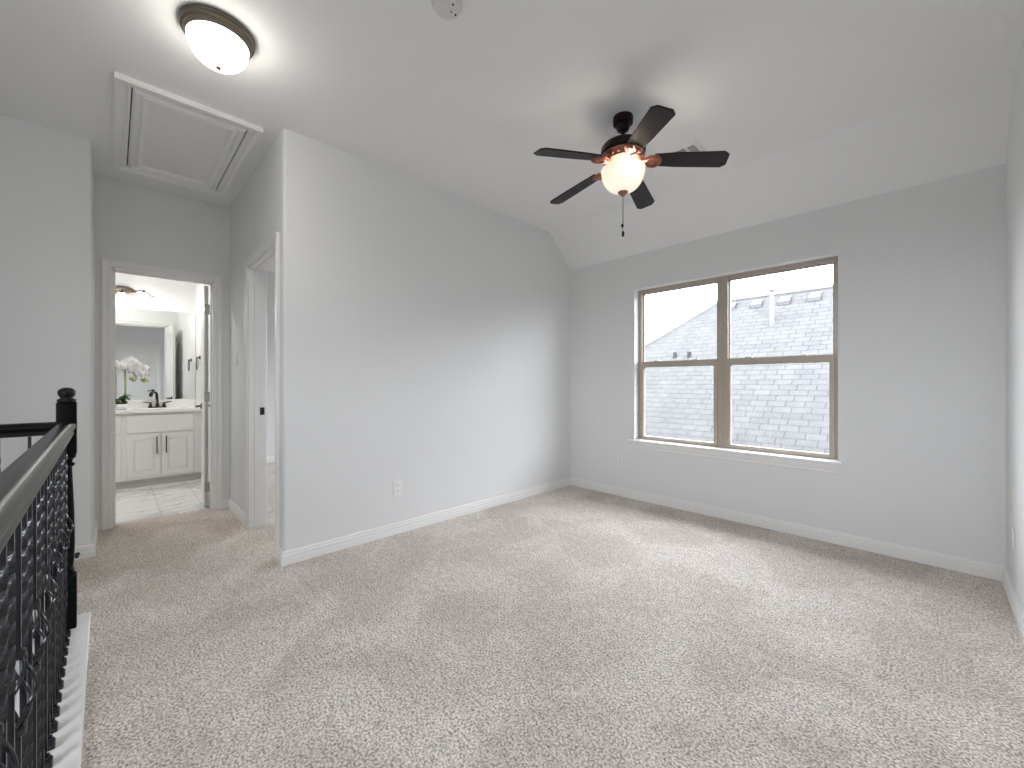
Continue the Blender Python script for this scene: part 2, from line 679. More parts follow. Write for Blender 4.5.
def baseboard(name, p0, p1, nrm, e0=0.0, e1=0.0):
    """run from p0 to p1 (plan), out along nrm; e0/e1: extra length at the ends per unit depth (mitres)"""
    b = MB()
    bm = b.bm
    p0, p1, nrm = Vector(p0), Vector(p1), Vector(nrm)
    d = (p1 - p0).normalized()
    A, B = [], []
    for o, z in BBP:
        q0 = p0 + nrm * o - d * e0 * o
        q1 = p1 + nrm * o + d * e1 * o
        A.append(bm.verts.new((q0.x, q0.y, z)))
        B.append(bm.verts.new((q1.x, q1.y, z)))
    n = len(BBP)
    for i in range(n):
        bm.faces.new((A[i], A[(i + 1) % n], B[(i + 1) % n], B[i]))
    bm.faces.new(A)
    bm.faces.new(B)
    return struct(b.build(name, 'trim'))


baseboard('baseboard_left', (XA, YH), (XA, YW), (1, 0), 1, -1)
baseboard('baseboard_back', (XA, YW), (XR, YW), (0, -1), -1, -1)
baseboard('baseboard_right', (XR, YW), (XR, RDY1 + 0.058), (-1, 0), -1, 0)
baseboard('baseboard_hall', (XB, YH), (SX0 - 0.058, YH), (0, -1), -1, 0)
baseboard('baseboard_corner', (SX1 + 0.058, YH), (XA, YH), (0, -1), 0, 1)
baseboard('baseboard_bathroom', (XB, BY1 + 0.058), (XB, YH), (1, 0), 0, -1)
baseboard('baseboard_stair', (XL, YB), (XL, YL), (1, 0), 0, 1)
baseboard('baseboard_end', (XB, YL), (XL, YL), (0, 1), 0, 1)
baseboard('baseboard_far', (XM, YH + 0.115), (XM, 4.0), (1, 0), 0, 0)

# door casings and jambs
CAS = [(0.002, 0), (0.002, 0.010), (0.008, 0.014), (0.017, 0.014), (0.021, 0.011), (0.033, 0.013), (0.043, 0.018),
       (0.056, 0.018), (0.058, 0.015), (0.058, 0)]
struct(MB().profile_frame('x', BY0, BY1, 0, DOOR_H, CAS, XB, 1, closed=False).build('trim_1', 'trim'))
struct(MB().profile_frame('x', BY0, BY1, 0, DOOR_H, CAS, XB - 0.115, -1, closed=False).build('trim_2', 'trim'))
struct(MB().profile_frame('y', SX0, SX1, 0, DOOR_H, CAS, YH, -1, closed=False).build('trim_3', 'trim'))
struct(MB().profile_frame('y', SX0, SX1, 0, DOOR_H, CAS, YH + 0.115, 1, closed=False).build('trim_4', 'trim'))
struct(MB().profile_frame('x', RDY0, RDY1, 0, DOOR_H, CAS, XR, -1, closed=False).build('trim_5', 'trim'))
# jamb linings with stops
b = MB()
b.box(XB - 0.117, XB + 0.002, BY0 - 0.002, BY0 + 0.012, 0, DOOR_H)
b.box(XB - 0.117, XB + 0.002, BY1 - 0.012, BY1 + 0.002, 0, DOOR_H)
b.box(XB - 0.117, XB + 0.002, BY0, BY1, DOOR_H - 0.012, DOOR_H + 0.002)
b.box(XB - 0.075, XB - 0.04, BY0 + 0.012, BY0 + 0.022, 0, DOOR_H - 0.012)
b.box(XB - 0.075, XB - 0.04, BY1 - 0.022, BY1 - 0.012, 0, DOOR_H - 0.012)
b.box(XB - 0.075, XB - 0.04, BY0 + 0.012, BY1 - 0.012, DOOR_H - 0.022, DOOR_H - 0.012)
struct(b.build('trim_6', 'trim'))
b = MB()
b.box(SX0 - 0.002, SX0 + 0.012, YH - 0.002, YH + 0.117, 0, DOOR_H)
b.box(SX1 - 0.012, SX1 + 0.002, YH - 0.002, YH + 0.117, 0, DOOR_H)
b.box(SX0, SX1, YH - 0.002, YH + 0.117, DOOR_H - 0.012, DOOR_H + 0.002)
b.box(SX0 + 0.012, SX0 + 0.022, YH + 0.035, YH + 0.072, 0, DOOR_H - 0.012)
b.box(SX1 - 0.022, SX1 - 0.012, YH + 0.035, YH + 0.072, 0, DOOR_H - 0.012)
b.box(SX0 + 0.012, SX1 - 0.012, YH + 0.035, YH + 0.072, DOOR_H - 0.022, DOOR_H - 0.012)
jam = struct(b.build('trim_7', 'trim'))
MB().rbox(SX0 + 0.012, SX0 + 0.0145, YH + 0.074, YH + 0.106, 0.885, 0.945, 0.001, 1).build('strike_plate', 'dark_metal', jam)

# ------------------------------------------------------------------ the twin window
win = struct(empty('window_1', (0, 0, 0)))
FY0, FY1 = 3.765, 3.83         # frame depth
MX0, MX1 = -1.312, -1.225      # mullion
b = MB()
b.frame('y', WX0, WX1, WZ0, WZ1, 0.033, FY0, FY1)
b.box(MX0, MX1, FY0 - 0.004, FY1 - 0.002, WZ0 + 0.005, WZ1 - 0.002)
b.box((MX0 + MX1) / 2 - 0.004, (MX0 + MX1) / 2 + 0.004, FY0 - 0.007, FY0 - 0.001, WZ0 + 0.006, WZ1 - 0.003)
b.build('window_frame', 'almond', win)
ZM0, ZM1 = 1.293, 1.348
for x0, x1 in ((WX0 + 0.035, MX0), (MX1, WX1 - 0.035)):
    s = MB().frame('y', x0 - 0.004, x1 + 0.004, 1.312, WZ1 - 0.031, 0.012, FY0 + 0.029, FY1 - 0.008).build('upper_sash', 'almond', win)
    MB().box(x0, x1, FY0 + 0.045, FY0 + 0.049, 1.318, WZ1 - 0.036).build('pane', 'glass', s)
    lo = MB()
    for a_, b_, c_, e_ in ((x0 - 0.006, x0 + 0.024, WZ0 + 0.02, ZM1), (x1 - 0.024, x1 + 0.006, WZ0 + 0.02, ZM1), (x0 + 0.024, x1 - 0.024, WZ0 + 0.02, WZ0 + 0.052), (x0 + 0.024, x1 - 0.024, ZM0, ZM1)):
        lo.box(a_, b_, FY0 - 0.012, FY0 + 0.028, c_, e_)
    s = lo.build('lower_sash', 'almond', win)
    MB().box(x0 + 0.02, x1 - 0.02, FY0 + 0.008, FY0 + 0.012, WZ0 + 0.045, ZM0 + 0.005).build('pane', 'glass', s)
    for f in (0.22, 0.74):
        xl = x0 + f * (x1 - x0)
        MB().rbox(xl - 0.025, xl + 0.025, FY0 - 0.010, FY0 + 0.020, ZM1, ZM1 + 0.010, 0.003).build('sash_lock', 'white_plastic', s)
b = MB()
b.rbox(-2.112, -0.443, YW - 0.04, YW + 0.001, WZ0 - 0.004, WZ0 + 0.018, 0.006, 3)
b.box(WX0 + 0.001, WX1 - 0.001, YW - 0.002, FY0 + 0.01, WZ0 - 0.004, WZ0 + 0.018)
b.build('stool', 'trim', win, smooth=True)
b = MB()
b.prism([(YW, 0.496), (YW - 0.008, 0.496), (YW - 0.012, 0.503), (YW - 0.011, 0.522), (YW - 0.016, 0.528), (YW - 0.018, 0.562), (YW, 0.562)], -2.07, -0.46, 'x')
b.build('apron', 'trim', win)


def plain_window(name, axis, u0, u1, v0, v1, d0, d1):
    wn = struct(empty(name))
    m = MB()
    m.frame(axis, u0, u1, v0, v1, 0.05, d0, d1)
    mid = (v0 + v1) / 2
    if axis == 'y':
        m.box(u0, u1, d0, d1, mid - 0.025, mid + 0.025)
    else:
        m.box(d0, d1, u0, u1, mid - 0.025, mid + 0.025)
    m.build('window_frame', 'almond', wn)
    dm = (d0 + d1) / 2
    g = MB()
    if axis == 'y':
        g.box(u0 + 0.04, u1 - 0.04, dm - 0.002, dm + 0.002, v0 + 0.04, v1 - 0.04)
    else:
        g.box(dm - 0.002, dm + 0.002, u0 + 0.04, u1 - 0.04, v0 + 0.04, v1 - 0.04)
    g.build('pane', 'glass', wn)


plain_window('window_2', 'y', SWX0, SWX1, SWZ0, SWZ1, YB - 0.1, YB - 0.05)  # unseen stairwell window, sized and placed for the fill daylight it lets in
plain_window('window_3', 'y', BWX0, BWX1, BWZ0, BWZ1, 4.05, 4.1)


# ------------------------------------------------------------------ doors
def panel_slab(w_, h_, t=0.035):
    """door slab in local coords: hinge edge at x=0, runs along +x, thickness in y centred on 0"""
    m = MB()
    st = 0.11
    m.box(0, w_, -t / 2 + 0.006, t / 2 - 0.006, 0, h_)
    for a, b_, c, d in ((0, st, 0, h_), (w_ - st, w_, 0, h_), (st, w_ - st, 0, 0.2), (st, w_ - st, 0.82, 0.98), (st, w_ - st, h_ - 0.13, h_)):
        m.box(a, b_, -t / 2, t / 2, c, d)
    for z0, z1 in ((0.2, 0.82), (0.98, h_ - 0.13)):
        for s in (-1, 1):
            m.rbox(st + 0.035, w_ - st - 0.035, min(s * 0.010, s * t / 2), max(s * 0.010, s * t / 2), z0 + 0.035, z1 - 0.035, 0.006, 1)
    return m


def lever(parent, x, z, t, dirx):
    for s in (-1, 1):
        m = MB()
        m.lathe([(0.030, 0), (0.031, 0.004), (0.026, 0.008), (0.010, 0.009), (0.010, 0.045)], x, s * t / 2 if s > 0 else -t / 2 - 0.045, z, 20, 'y')
        if s < 0:
            m.bm.clear()
            m.lathe([(0.030, 0), (0.031, -0.004), (0.026, -0.008), (0.010, -0.009), (0.010, -0.045)], x, -t / 2, z, 20, 'y')
        yy = s * (t / 2 + 0.045)
        m.tube([(x - 0.006 * dirx, yy, z), (x + 0.04 * dirx, yy, z + 0.004), (x + 0.08 * dirx, yy, z), (x + 0.11 * dirx, yy, z - 0.004)], [0.010, 0.009, 0.008, 0.007], 10)
        m.build('handle', 'dark_metal', parent, smooth=True, local=True)


# bathroom door, swung in and hinged on the jamb by the hall wall
d1 = panel_slab(0.60, 2.015, 0.032).build('door_1', 'door')
struct(d1)
d1.location = (XB - 0.128, 0.611, 0.012)
d1.rotation_euler = (0, 0, math.radians(180 - 5.0))
lever(d1, 0.54, 0.895, 0.032, -1)
for z in (0.18, 1.0, 1.80):
    m = MB()
    m.lathe([(0.006, -0.045), (0.006, 0.045)], -0.008, -0.024, z, 10, 'z')
    m.box(-0.003, 0.0, -0.024, 0.014, z - 0.044, z + 0.044)
    m.box(-0.020, -0.004, -0.028, -0.025, z - 0.044, z + 0.044)
    m.build('hinge', 'hinge', d1, local=True)

# closed door in the side wall beside the camera (seen in the bathroom mirror)
d2 = panel_slab(RDY1 - RDY0 + 0.004, DOOR_H + 0.001).build('door_2', 'door')
struct(d2)
d2.location = (XR + 0.03, RDY0 - 0.002, 0.0)
d2.rotation_euler = (0, 0, PI / 2)
lever(d2, 0.74, 0.95, 0.035, -1)

# bedroom door, swung into the bedroom flat against the back of the long wall
d3 = panel_slab(0.745, 2.015).build('door_3', 'door')
struct(d3)
d3.location = (SX1 + 0.01, YH + 0.135, 0.012)
d3.rotation_euler = (0, 0, math.radians(88))
lever(d3, 0.68, 0.90, 0.035, -1)

# ------------------------------------------------------------------ attic hatch in the hall ceiling
AX0, AX1, AY0, AY1 = -4.19, -2.93, 0.005, 0.675
hatch = thing('attic_hatch', 'white panelled attic access hatch set in the hall ceiling', 'attic hatch', (0.5 * (AX0 + AX1), 0.5 * (AY0 + AY1), H))
HC = [(0, 0), (0, 0.014), (0.012, 0.020), (0.016, 0.012), (0.034, 0.014), (0.037, 0.022), (0.050, 0.030), (0.066, 0.030), (0.066, 0)]
MB().profile_frame('z', AX0 + 0.066, AX1 - 0.066, AY0 + 0.066, AY1 - 0.066, HC, H, -1).build('casing', 'trim', hatch)
gx0, gx1, gy0, gy1 = AX0 + 0.066, AX1 - 0.066, AY0 + 0.066, AY1 - 0.066
MB().frame('z', gx0, gx1, gy0, gy1, 0.006, H - 0.002, H).build('gap', 'slot', hatch)
PM = [(0, 0), (0, 0.014), (-0.010, 0.024), (-0.024, 0.026), (-0.027, 0.016), (-0.044, 0.018), (-0.047, 0.026), (-0.062, 0.022), (-0.072, 0.012), (-0.078, 0.004), (-0.078, 0)]
MB().profile_frame('z', gx0 + 0.006, gx1 - 0.006, gy0 + 0.006, gy1 - 0.006, PM, H, -1).build('panel_moulding', 'trim', hatch)
MB().box(gx0 + 0.08, gx1 - 0.08, gy0 + 0.08, gy1 - 0.08, H - 0.004, H).build('panel', 'trim', hatch)

# ------------------------------------------------------------------ flush ceiling light
lx, ly = -2.275, 0.345
fl = thing('ceiling_light', 'round flush ceiling light with bronze rim and glowing frosted bowl in hall ceiling', 'ceiling light', (lx, ly, H))


def flush_light(root, x, y, glass='hall_glass'):
    b = MB()
    b.lathe([(0.143, 0), (0.143, -0.008), (0.139, -0.013), (0.141, -0.019), (0.138, -0.026), (0.130, -0.030), (0.129, -0.038), (0.124, -0.046), (0.118, -0.050), (0.112, -0.046), (0.112, -0.030), (0.05, -0.02)], x, y, H, 64)
    b.build('rim', 'nickel', root, smooth=True)
    b = MB()
    R, D = 0.117, 0.110
    b.lathe([(R * math.cos(a * PI / 2 / 16) ** 0.9 if a < 16 else 0.002, -0.047 - D * math.sin(a * PI / 2 / 16)) for a in range(17)], x, y, H, 64, cap=False)
    b.build('glass_bowl', glass, root, smooth=True)
    b = MB()
    b.lathe([(0.004, -0.155), (0.011, -0.158), (0.012, -0.163), (0.008, -0.169), (0.003, -0.172)], x, y, H, 20)
    b.build('finial', 'nickel', root, smooth=True)


flush_light(fl, lx, ly)


def lamp(name, loc, power, col, radius, parent):
    d = bpy.data.lights.new(name, 'POINT')
    d.energy = power
    d.color = col
    d.shadow_soft_size = radius
    o = bpy.data.objects.new(name, d)
    C.objects.link(o)
    if parent:
        o.parent = parent
        o.location = Vector(loc) - wloc(parent)
    else:
        o.location = loc
    return o


# ------------------------------------------------------------------ smoke detector
sm = thing('smoke_detector', 'round white smoke detector with three small dark holes on the ceiling', 'smoke detector', (-1.417, 1.000, H))
b = MB()
b.lathe([(0.066, 0), (0.066, -0.010), (0.062, -0.014)], -1.417, 1.000, H, 40)
b.build('base', 'aged_plastic', sm, smooth=True)
b = MB()
b.lathe([(0.060, -0.012), (0.060, -0.026), (0.054, -0.036), (0.030, -0.041), (0.004, -0.042)], -1.417, 1.000, H, 40)
b.build('cover', 'aged_plastic', sm, smooth=True)
for hx, hy in ((-1.3806, 1.0043), (-1.4125, 1.0172), (-1.4126, 1.0405)):
    MB().lathe([(0.004, 0), (0.004, -0.008)], hx, hy, H - 0.034, 12).build('sensor_hole', 'slot', sm)

# ------------------------------------------------------------------ ceiling register behind the fan
vx0, vx1, vy0, vy1 = -1.385, -1.085, 2.745, 2.935
vt = thing('ceiling_vent', 'white rectangular air register in the ceiling behind the fan', 'vent', (-1.235, 2.84, H))
MB().profile_frame('z', vx0 + 0.03, vx1 - 0.03, vy0 + 0.03, vy1 - 0.03, [(0, 0), (0, 0.008), (0.006, 0.010), (0.024, 0.006), (0.030, 0.001), (0.030, 0)], H, -1).build('frame', 'white_plastic', vt)
MB().box(vx0 + 0.03, vx1 - 0.03, vy0 + 0.03, vy1 - 0.03, H - 0.002, H).build('duct', 'slot', vt)
mx_ = -1.172
b = MB()
b.box(mx_ - 0.006, mx_ + 0.006, vy0 + 0.03, vy1 - 0.03, H - 0.009, H)
n = 5
for i in range(n):
    x = mx_ + 0.008 + (vx1 - 0.03 - mx_ - 0.008) * (i + 0.5) / n
    b.box(x - 0.001, x + 0.001, vy0 + 0.03, vy1 - 0.03, H - 0.005, H)
for i in range(5):
    y = vy0 + 0.03 + (vy1 - vy0 - 0.06) * (i + 0.5) / 5
    b.box(mx_, vx1 - 0.03, y - 0.001, y + 0.001, H - 0.005, H)
for i in range(12):
    x = vx0 + 0.03 + (mx_ - vx0 - 0.036) * (i + 0.5) / 12
    b.prism([(x - 0.006, H - 0.001), (x - 0.004, H - 0.001), (x + 0.006, H - 0.008), (x + 0.004, H - 0.008)], vy0 + 0.03, vy1 - 0.03, 'y')
b.build('louvres', 'white_plastic', vt)

# ------------------------------------------------------------------ ceiling fan
fx, fy = -1.304, 2.202
fan = thing('ceiling_fan', 'five-blade dark bronze ceiling fan with lit frosted bowl and pull chain', 'ceiling fan', (fx, fy, H))
MB().lathe([(0.058, 0), (0.060, -0.010), (0.058, -0.040), (0.050, -0.048), (0.040, -0.050), (0.038, -0.070), (0.030, -0.082), (0.016, -0.086)], fx, fy, H, 40).build('canopy', 'bronze', fan, smooth=True)
MB().lathe([(0.012, -0.07), (0.012, -0.175)], fx, fy, H, 20).build('downrod', 'bronze', fan, smooth=True)
MB().lathe([(0.018, -0.145), (0.024, -0.150), (0.045, -0.156), (0.095, -0.162), (0.120, -0.172), (0.130, -0.186), (0.131, -0.218), (0.124, -0.228), (0.095, -0.230)], fx, fy, H, 56).build('motor_housing', 'bronze', fan, smooth=True)
mh = MB()
mh.lathe([(0.095, -0.227), (0.124, -0.229), (0.127, -0.236), (0.114, -0.246), (0.108, -0.262), (0.112, -0.272), (0.098, -0.284), (0.078, -0.290), (0.062, -0.300), (0.056, -0.318), (0.050, -0.324)], fx, fy, H, 56)
for k in range(20):
    a = 2 * PI * k / 20
    mh.ball((fx + 0.112 * math.cos(a), fy + 0.112 * math.sin(a), H - 0.254), 0.011, seg=8)
mh.build('light_kit_collar', 'copper', fan, smooth=True)
A0 = 21 - 133
BL_R0, BL_R1 = 0.180, 0.580


def blade_outline():
    pts = [(BL_R0, -0.048), (0.30, -0.055), (BL_R1 - 0.028, -0.063), (BL_R1, -0.040)]
    pts += [(BL_R1, 0.040), (BL_R1 - 0.028, 0.063), (0.30, 0.055), (BL_R0, 0.048)]
    return pts


for k in range(5):
    a = math.radians(A0 + 72 * k)
    mt = (Matrix.Translation((0, 0, 2.482 - H)) @ Matrix.Rotation(a, 4, 'Z') @ Matrix.Rotation(math.radians(6.8), 4, 'Y') @ Matrix.Rotation(math.radians(-12), 4, 'X'))
    m = MB()
    m.prism(blade_outline(), -0.004, 0.004)
    bmesh.ops.bevel(m.bm, geom=[e for e in m.bm.edges], offset=0.002, segments=1, affect='EDGES')
    m.bm.transform(mt)
    bl = m.build('blade', 'blade', fan, local=True)
    m = MB()
    t = bmesh.new()
    pr = [(0.085, -0.020), (0.125, -0.022), (0.140, -0.034), (0.158, -0.047), (0.182, -0.050), (0.203, -0.044), (0.214, -0.028), (0.221, -0.010), (0.222, 0), (0.221, 0.010), (0.214, 0.028), (0.203, 0.044), (0.182, 0.050), (0.158, 0.047), (0.140, 0.034), (0.125, 0.022), (0.085, 0.020)]
    mm = MB()
    mm.prism(pr, -0.012, -0.004)
    bmesh.ops.bevel(mm.bm, geom=[e for e in mm.bm.edges], offset=0.002, segments=1, affect='EDGES')
    for s in (-1, 1):
        mm.tube([(0.09, s * 0.010, -0.014), (0.130, s * 0.014, -0.020), (0.155, s * 0.034, -0.018), (0.185, s * 0.038, -0.016), (0.202, s * 0.024, -0.015), (0.196, s * 0.010, -0.015), (0.180, s * 0.012, -0.015)], 0.006, 8)
    for sx_, sy_ in ((0.168, 0.022), (0.168, -0.022), (0.210, 0)):
        mm.ball((sx_, sy_, -0.013), 0.006, seg=10)
    mm.bm.transform(mt)
    mm.build('blade_iron', 'copper', fan, smooth=True, local=True)
b = MB()
RB, ZB, DB = 0.127, -0.322, 0.130
pf = [(RB * math.cos(q * PI / 2 / 16) ** 0.85 if q < 16 else 0.006, ZB - DB * math.sin(q * PI / 2 / 16)) for q in range(17)]
pf = [(RB - 0.004, ZB + 0.010), (RB + 0.003, ZB + 0.006)] + pf
b.lathe(pf, fx, fy, H, 64, cap=False)
b.build('glass_bowl', 'fan_glass', fan, smooth=True)
MB().lathe([(0.028, -0.447), (0.031, -0.452), (0.025, -0.460), (0.015, -0.466), (0.011, -0.474), (0.004, -0.478)], fx, fy, H, 24).build('finial', 'copper', fan, smooth=True)
b = MB()
zc = 2.262
while zc > 2.10:
    b.ball((fx, fy, zc), 0.0028, seg=6)
    zc -= 0.0062
b.tube([(fx, fy, 2.262), (fx, fy, 2.055)], 0.0012, 6)
pc = b.build('pull_chain', 'dark_metal', fan, smooth=True)
MB().lathe([(0.003, 2.100), (0.008, 2.095), (0.008, 2.083), (0.004, 2.077)], fx - 0.004, fy, 0, 12).build('chain_bead', 'dark_metal', pc, smooth=True)
MB().lathe([(0.003, 2.056), (0.007, 2.050), (0.008, 2.030), (0.005, 2.022)], fx, fy, 0, 12).build('chain_fob', 'dark_metal', pc, smooth=True)
for q, share in enumerate((0.52, 0.24, 0.24)):
    an = q * 2 * PI / 3 - 0.6
    lamp('bulb', (fx + 0.085 * math.cos(an), fy + 0.085 * math.sin(an), 2.402), FAN_W * share, (1.0, 0.91, 0.80), 0.025, fan)
sp = bpy.data.lights.new('bulb', 'SPOT')
sp.energy, sp.color = HALL_SPOT, (1.0, 0.95, 0.88)
sp.spot_size, sp.spot_blend, sp.shadow_soft_size = math.radians(174), 1.0, 0.05
spo = bpy.data.objects.new('bulb', sp)
C.objects.link(spo)
spo.parent = fl
spo.location = (0, 0, -0.20)
bath_fill = thing('ceiling_light', 'unseen flush ceiling light added to brighten the bathroom vanity', 'ceiling light', (-5.25, -0.25, H))  # out of view, added because the vanity was too dark
flush_light(bath_fill, -5.25, -0.25, 'bath_fill_dome')


# ------------------------------------------------------------------ outlets and switch
def outlet(name, label, loc, axis, sgn, kind='outlet'):
    """plate 70 x 115 mm on the wall; axis is the wall normal"""
    t = thing(name, label, kind, loc, 'wall outlets' if kind == 'outlet' else None)

    def B(u0, u1, z0, z1, d0, d1, r=0.002):
        m = MB()
        a, c = sorted((sgn * d0, sgn * d1))
        if axis == 'x':
            m.rbox(a, c, u0, u1, z0, z1, r, 1)
        else:
            m.rbox(u0, u1, a, c, z0, z1, r, 1)
        return m
    B(-0.036, 0.036, -0.058, 0.058, 0.0, 0.006).build('cover_plate', 'white_plastic', t, local=True)
    if kind == 'outlet':
        for z in (-0.020, 0.020):
            rc = B(-0.017, 0.017, z - 0.014, z + 0.014, 0.004, 0.008).build('receptacle', 'white_plastic', t, local=True)
            m = MB()
            for u, hh in ((-0.006, 0.005), (0.006, 0.004)):
                a, c = sorted((sgn * 0.0075, sgn * 0.0085))
                if axis == 'x':
                    m.box(a, c, u - 0.0013, u + 0.0013, z - hh + 0.002, z + hh + 0.002)
                else:
                    m.box(u - 0.0013, u + 0.0013, a, c, z - hh + 0.002, z + hh + 0.002)
            m.build('slots', 'slot', rc, local=True)
    else:
        B(-0.017, 0.017, -0.033, 0.033, 0.004, 0.009).build('rocker', 'white_plastic', t, local=True)
    return t


outlet('wall_outlet', 'white double outlet low on the long plain white wall', (XA, 1.548, 0.342), 'x', 1)
outlet('wall_outlet', 'white double outlet below the window sill beside the room corner', (-2.208, YW, 0.340), 'y', -1)
outlet('wall_outlet', 'white double outlet on the side wall at the edge of the view', (XR, 3.335, 0.335), 'x', -1)
outlet('light_switch', 'white rocker light switch between the two doorways in the hall', (-4.195, YH, 1.343), 'y', -1, 'light switch')

ds = thing('door_stop', 'small dark door stop on the baseboard behind the newel post', 'door stop', (XL + 0.016, -0.165, 0.035))
MB().lathe([(0.012, 0), (0.012, 0.006), (0.005, 0.008), (0.005, 0.050)], XL + 0.014, -0.165, 0.035, 14, 'x').build('stem', 'dark_metal', ds, smooth=True)
MB().lathe([(0.009, 0.048), (0.010, 0.060), (0.006, 0.066)], XL + 0.014, -0.165, 0.035, 14, 'x').build('rubber_tip', 'slot', ds, smooth=True)

# ------------------------------------------------------------------ guard railing round the stairwell
RZ = 0.0095
NX, NY = -2.760, -0.1515
b = MB()
b.rbox(-0.118, 3.05, -0.10, 0.074, -0.06, 0.022, 0.004)
b.rbox(-0.118, 0.075, -1.49, -0.09, -0.06, 0.022, 0.004)
kb = b.build('trim_8', 'trim')
kb.location = (NX, NY, 0)
kb.rotation_euler = (0, 0, RZ)
struct(kb)
rail = thing('guard_railing', 'black guard railing with twisted iron balusters round the stairwell', 'railing', (NX, NY, 0.022), rz=RZ)
Z0 = 0.022


def L(z):
    return z - Z0


m = MB()
hw = 0.032
m.rbox(-hw, hw, -hw, hw, L(0.022), L(0.262), 0.003)
m.rbox(-hw, hw, -hw, hw, L(0.815), L(1.052), 0.004)
m.lathe([(0.030, L(0.262)), (0.030, L(0.270)), (0.022, L(0.276)), (0.026, L(0.288)), (0.020, L(0.300)), (0.0245, L(0.34)), (0.026, L(0.42)), (0.024, L(0.56)), (0.019, L(0.70)), (0.017, L(0.755)),
         (0.026, L(0.764)), (0.026, L(0.772)), (0.018, L(0.778)), (0.020, L(0.790)), (0.029, L(0.800)), (0.030, L(0.816))], 0, 0, 0, 32)
nw = m.build('newel_post', 'black_newel', rail, smooth=True, local=True)
m = MB()
m.lathe([(0.026, L(1.050)), (0.031, L(1.056)), (0.031, L(1.065)), (0.022, L(1.070)), (0.021, L(1.076)), (0.026, L(1.081)), (0.029, L(1.092)), (0.029, L(1.102)), (0.023, L(1.112)), (0.010, L(1.119)), (0.002, L(1.120))], 0, 0, 0, 32)
m.build('finial', 'black_rail', nw, smooth=True, local=True)
# handrail profile (across, height)
HP = [(-0.024, 0.908), (0.024, 0.908), (0.025, 0.915), (0.021, 0.920), (0.023, 0.930), (0.029, 0.936), (0.031, 0.946), (0.028, 0.955), (0.019, 0.962), (0.008, 0.965),
      (-0.008, 0.965), (-0.019, 0.962), (-0.028, 0.955), (-0.031, 0.946), (-0.029, 0.936), (-0.023, 0.930), (-0.021, 0.920), (-0.025, 0.915)]
m = MB()
m.prism([(u, L(v)) for u, v in HP], hw - 0.002, 3.04, 'x')
m.build('handrail', 'black_rail', rail, smooth=True, local=True, angle=50)
m = MB()
m.prism([(u, L(v)) for u, v in HP], -1.49, -hw + 0.002, 'y')
m.build('handrail', 'black_rail', rail, smooth=True, local=True, angle=50)

BH = 0.0051   # half width of a bar


def bar(m, z0, z1, twists):
    """square bar with twisted stretches [(za, zb, quarter turns)]"""
    zs = [z0]
    st = {}
    for za, zb, q in twists:
        n = int((zb - za) / 0.006)
        zs += [za + (zb - za) * i / n for i in range(n + 1)]
    zs += [z1]
    rings = []
    for z in zs:
        ang = 0.0
        for za, zb, q in twists:
            ang += (min(max((z - za) / (zb - za), 0), 1)) * q * PI / 2
        rings.append([m.bm.verts.new((BH * 1.414 * math.cos(ang + PI / 4 + k * PI / 2), BH * 1.414 * math.sin(ang + PI / 4 + k * PI / 2), L(z))) for k in range(4)])
    for i in range(len(rings) - 1):
        for k in range(4):
            m.bm.faces.new((rings[i][k], rings[i][(k + 1) % 4], rings[i + 1][(k + 1) % 4], rings[i + 1][k]))
    m.bm.faces.new(rings[0])
    m.bm.faces.new(rings[-1])


def shoe(parent):
    m = MB()
    m.rbox(-0.0165, 0.0165, -0.0165, 0.0165, L(0.022), L(0.040), 0.002, 1)
    m.prism([(-0.013, -0.013), (0.013, -0.013), (0.013, 0.013), (-0.013, 0.013)], L(0.040), L(0.046))
    m.prism([(-0.010, -0.010), (0.010, -0.010), (0.010, 0.010), (-0.010, 0.010)], L(0.046), L(0.056))
    return m.build('shoe', 'black', parent, local=True)


m = MB()
bar(m, 0.03, 0.905, [(0.13, 0.40, 6), (0.56, 0.83, 6)])
twist_bal = m.build('baluster', 'black', rail, local=True)
shoe(twist_bal)
m = MB()
bar(m, 0.03, 0.450, [])
bar(m, 0.586, 0.905, [])
basket_bal = m.build('baluster', 'black', rail, local=True)
shoe(basket_bal)
m = MB()
zc0, zc1 = 0.452, 0.584
for q in range(4):
    pth = []
    for i in range(21):
        f = i / 20
        r = 0.007 + 0.019 * (1 - abs(2 * f - 1) ** 1.4)
        a = q * PI / 2 + f * PI * 0.8
        pth.append((r * math.cos(a), r * math.sin(a), L(zc0 + (zc1 - zc0) * f)))
    m.tube(pth, 0.0035, 8)
for z in (zc0 - 0.012, zc1 + 0.012):
    m.lathe([(0.008, -0.010), (0.012, -0.006), (0.012, 0.006), (0.008, 0.010)], 0, 0, L(z), 16)
m.build('basket', 'black', basket_bal, smooth=True, local=True)
SP = 0.0865
xs = [0.095 + SP * i for i in range(33)]
used = {'t': False, 'b': False}
for i, x in enumerate(xs):
    kind = 'b' if i % 3 == 1 else 't'
    src = basket_bal if kind == 'b' else twist_bal
    o = src if not used[kind] else copy_tree(src, rail)
    used[kind] = True
    o.location = (x, 0, 0)
for i in range(16):
    y = -0.110 - SP * i
    o = copy_tree(twist_bal, rail)
    o.location = (0, y, 0)

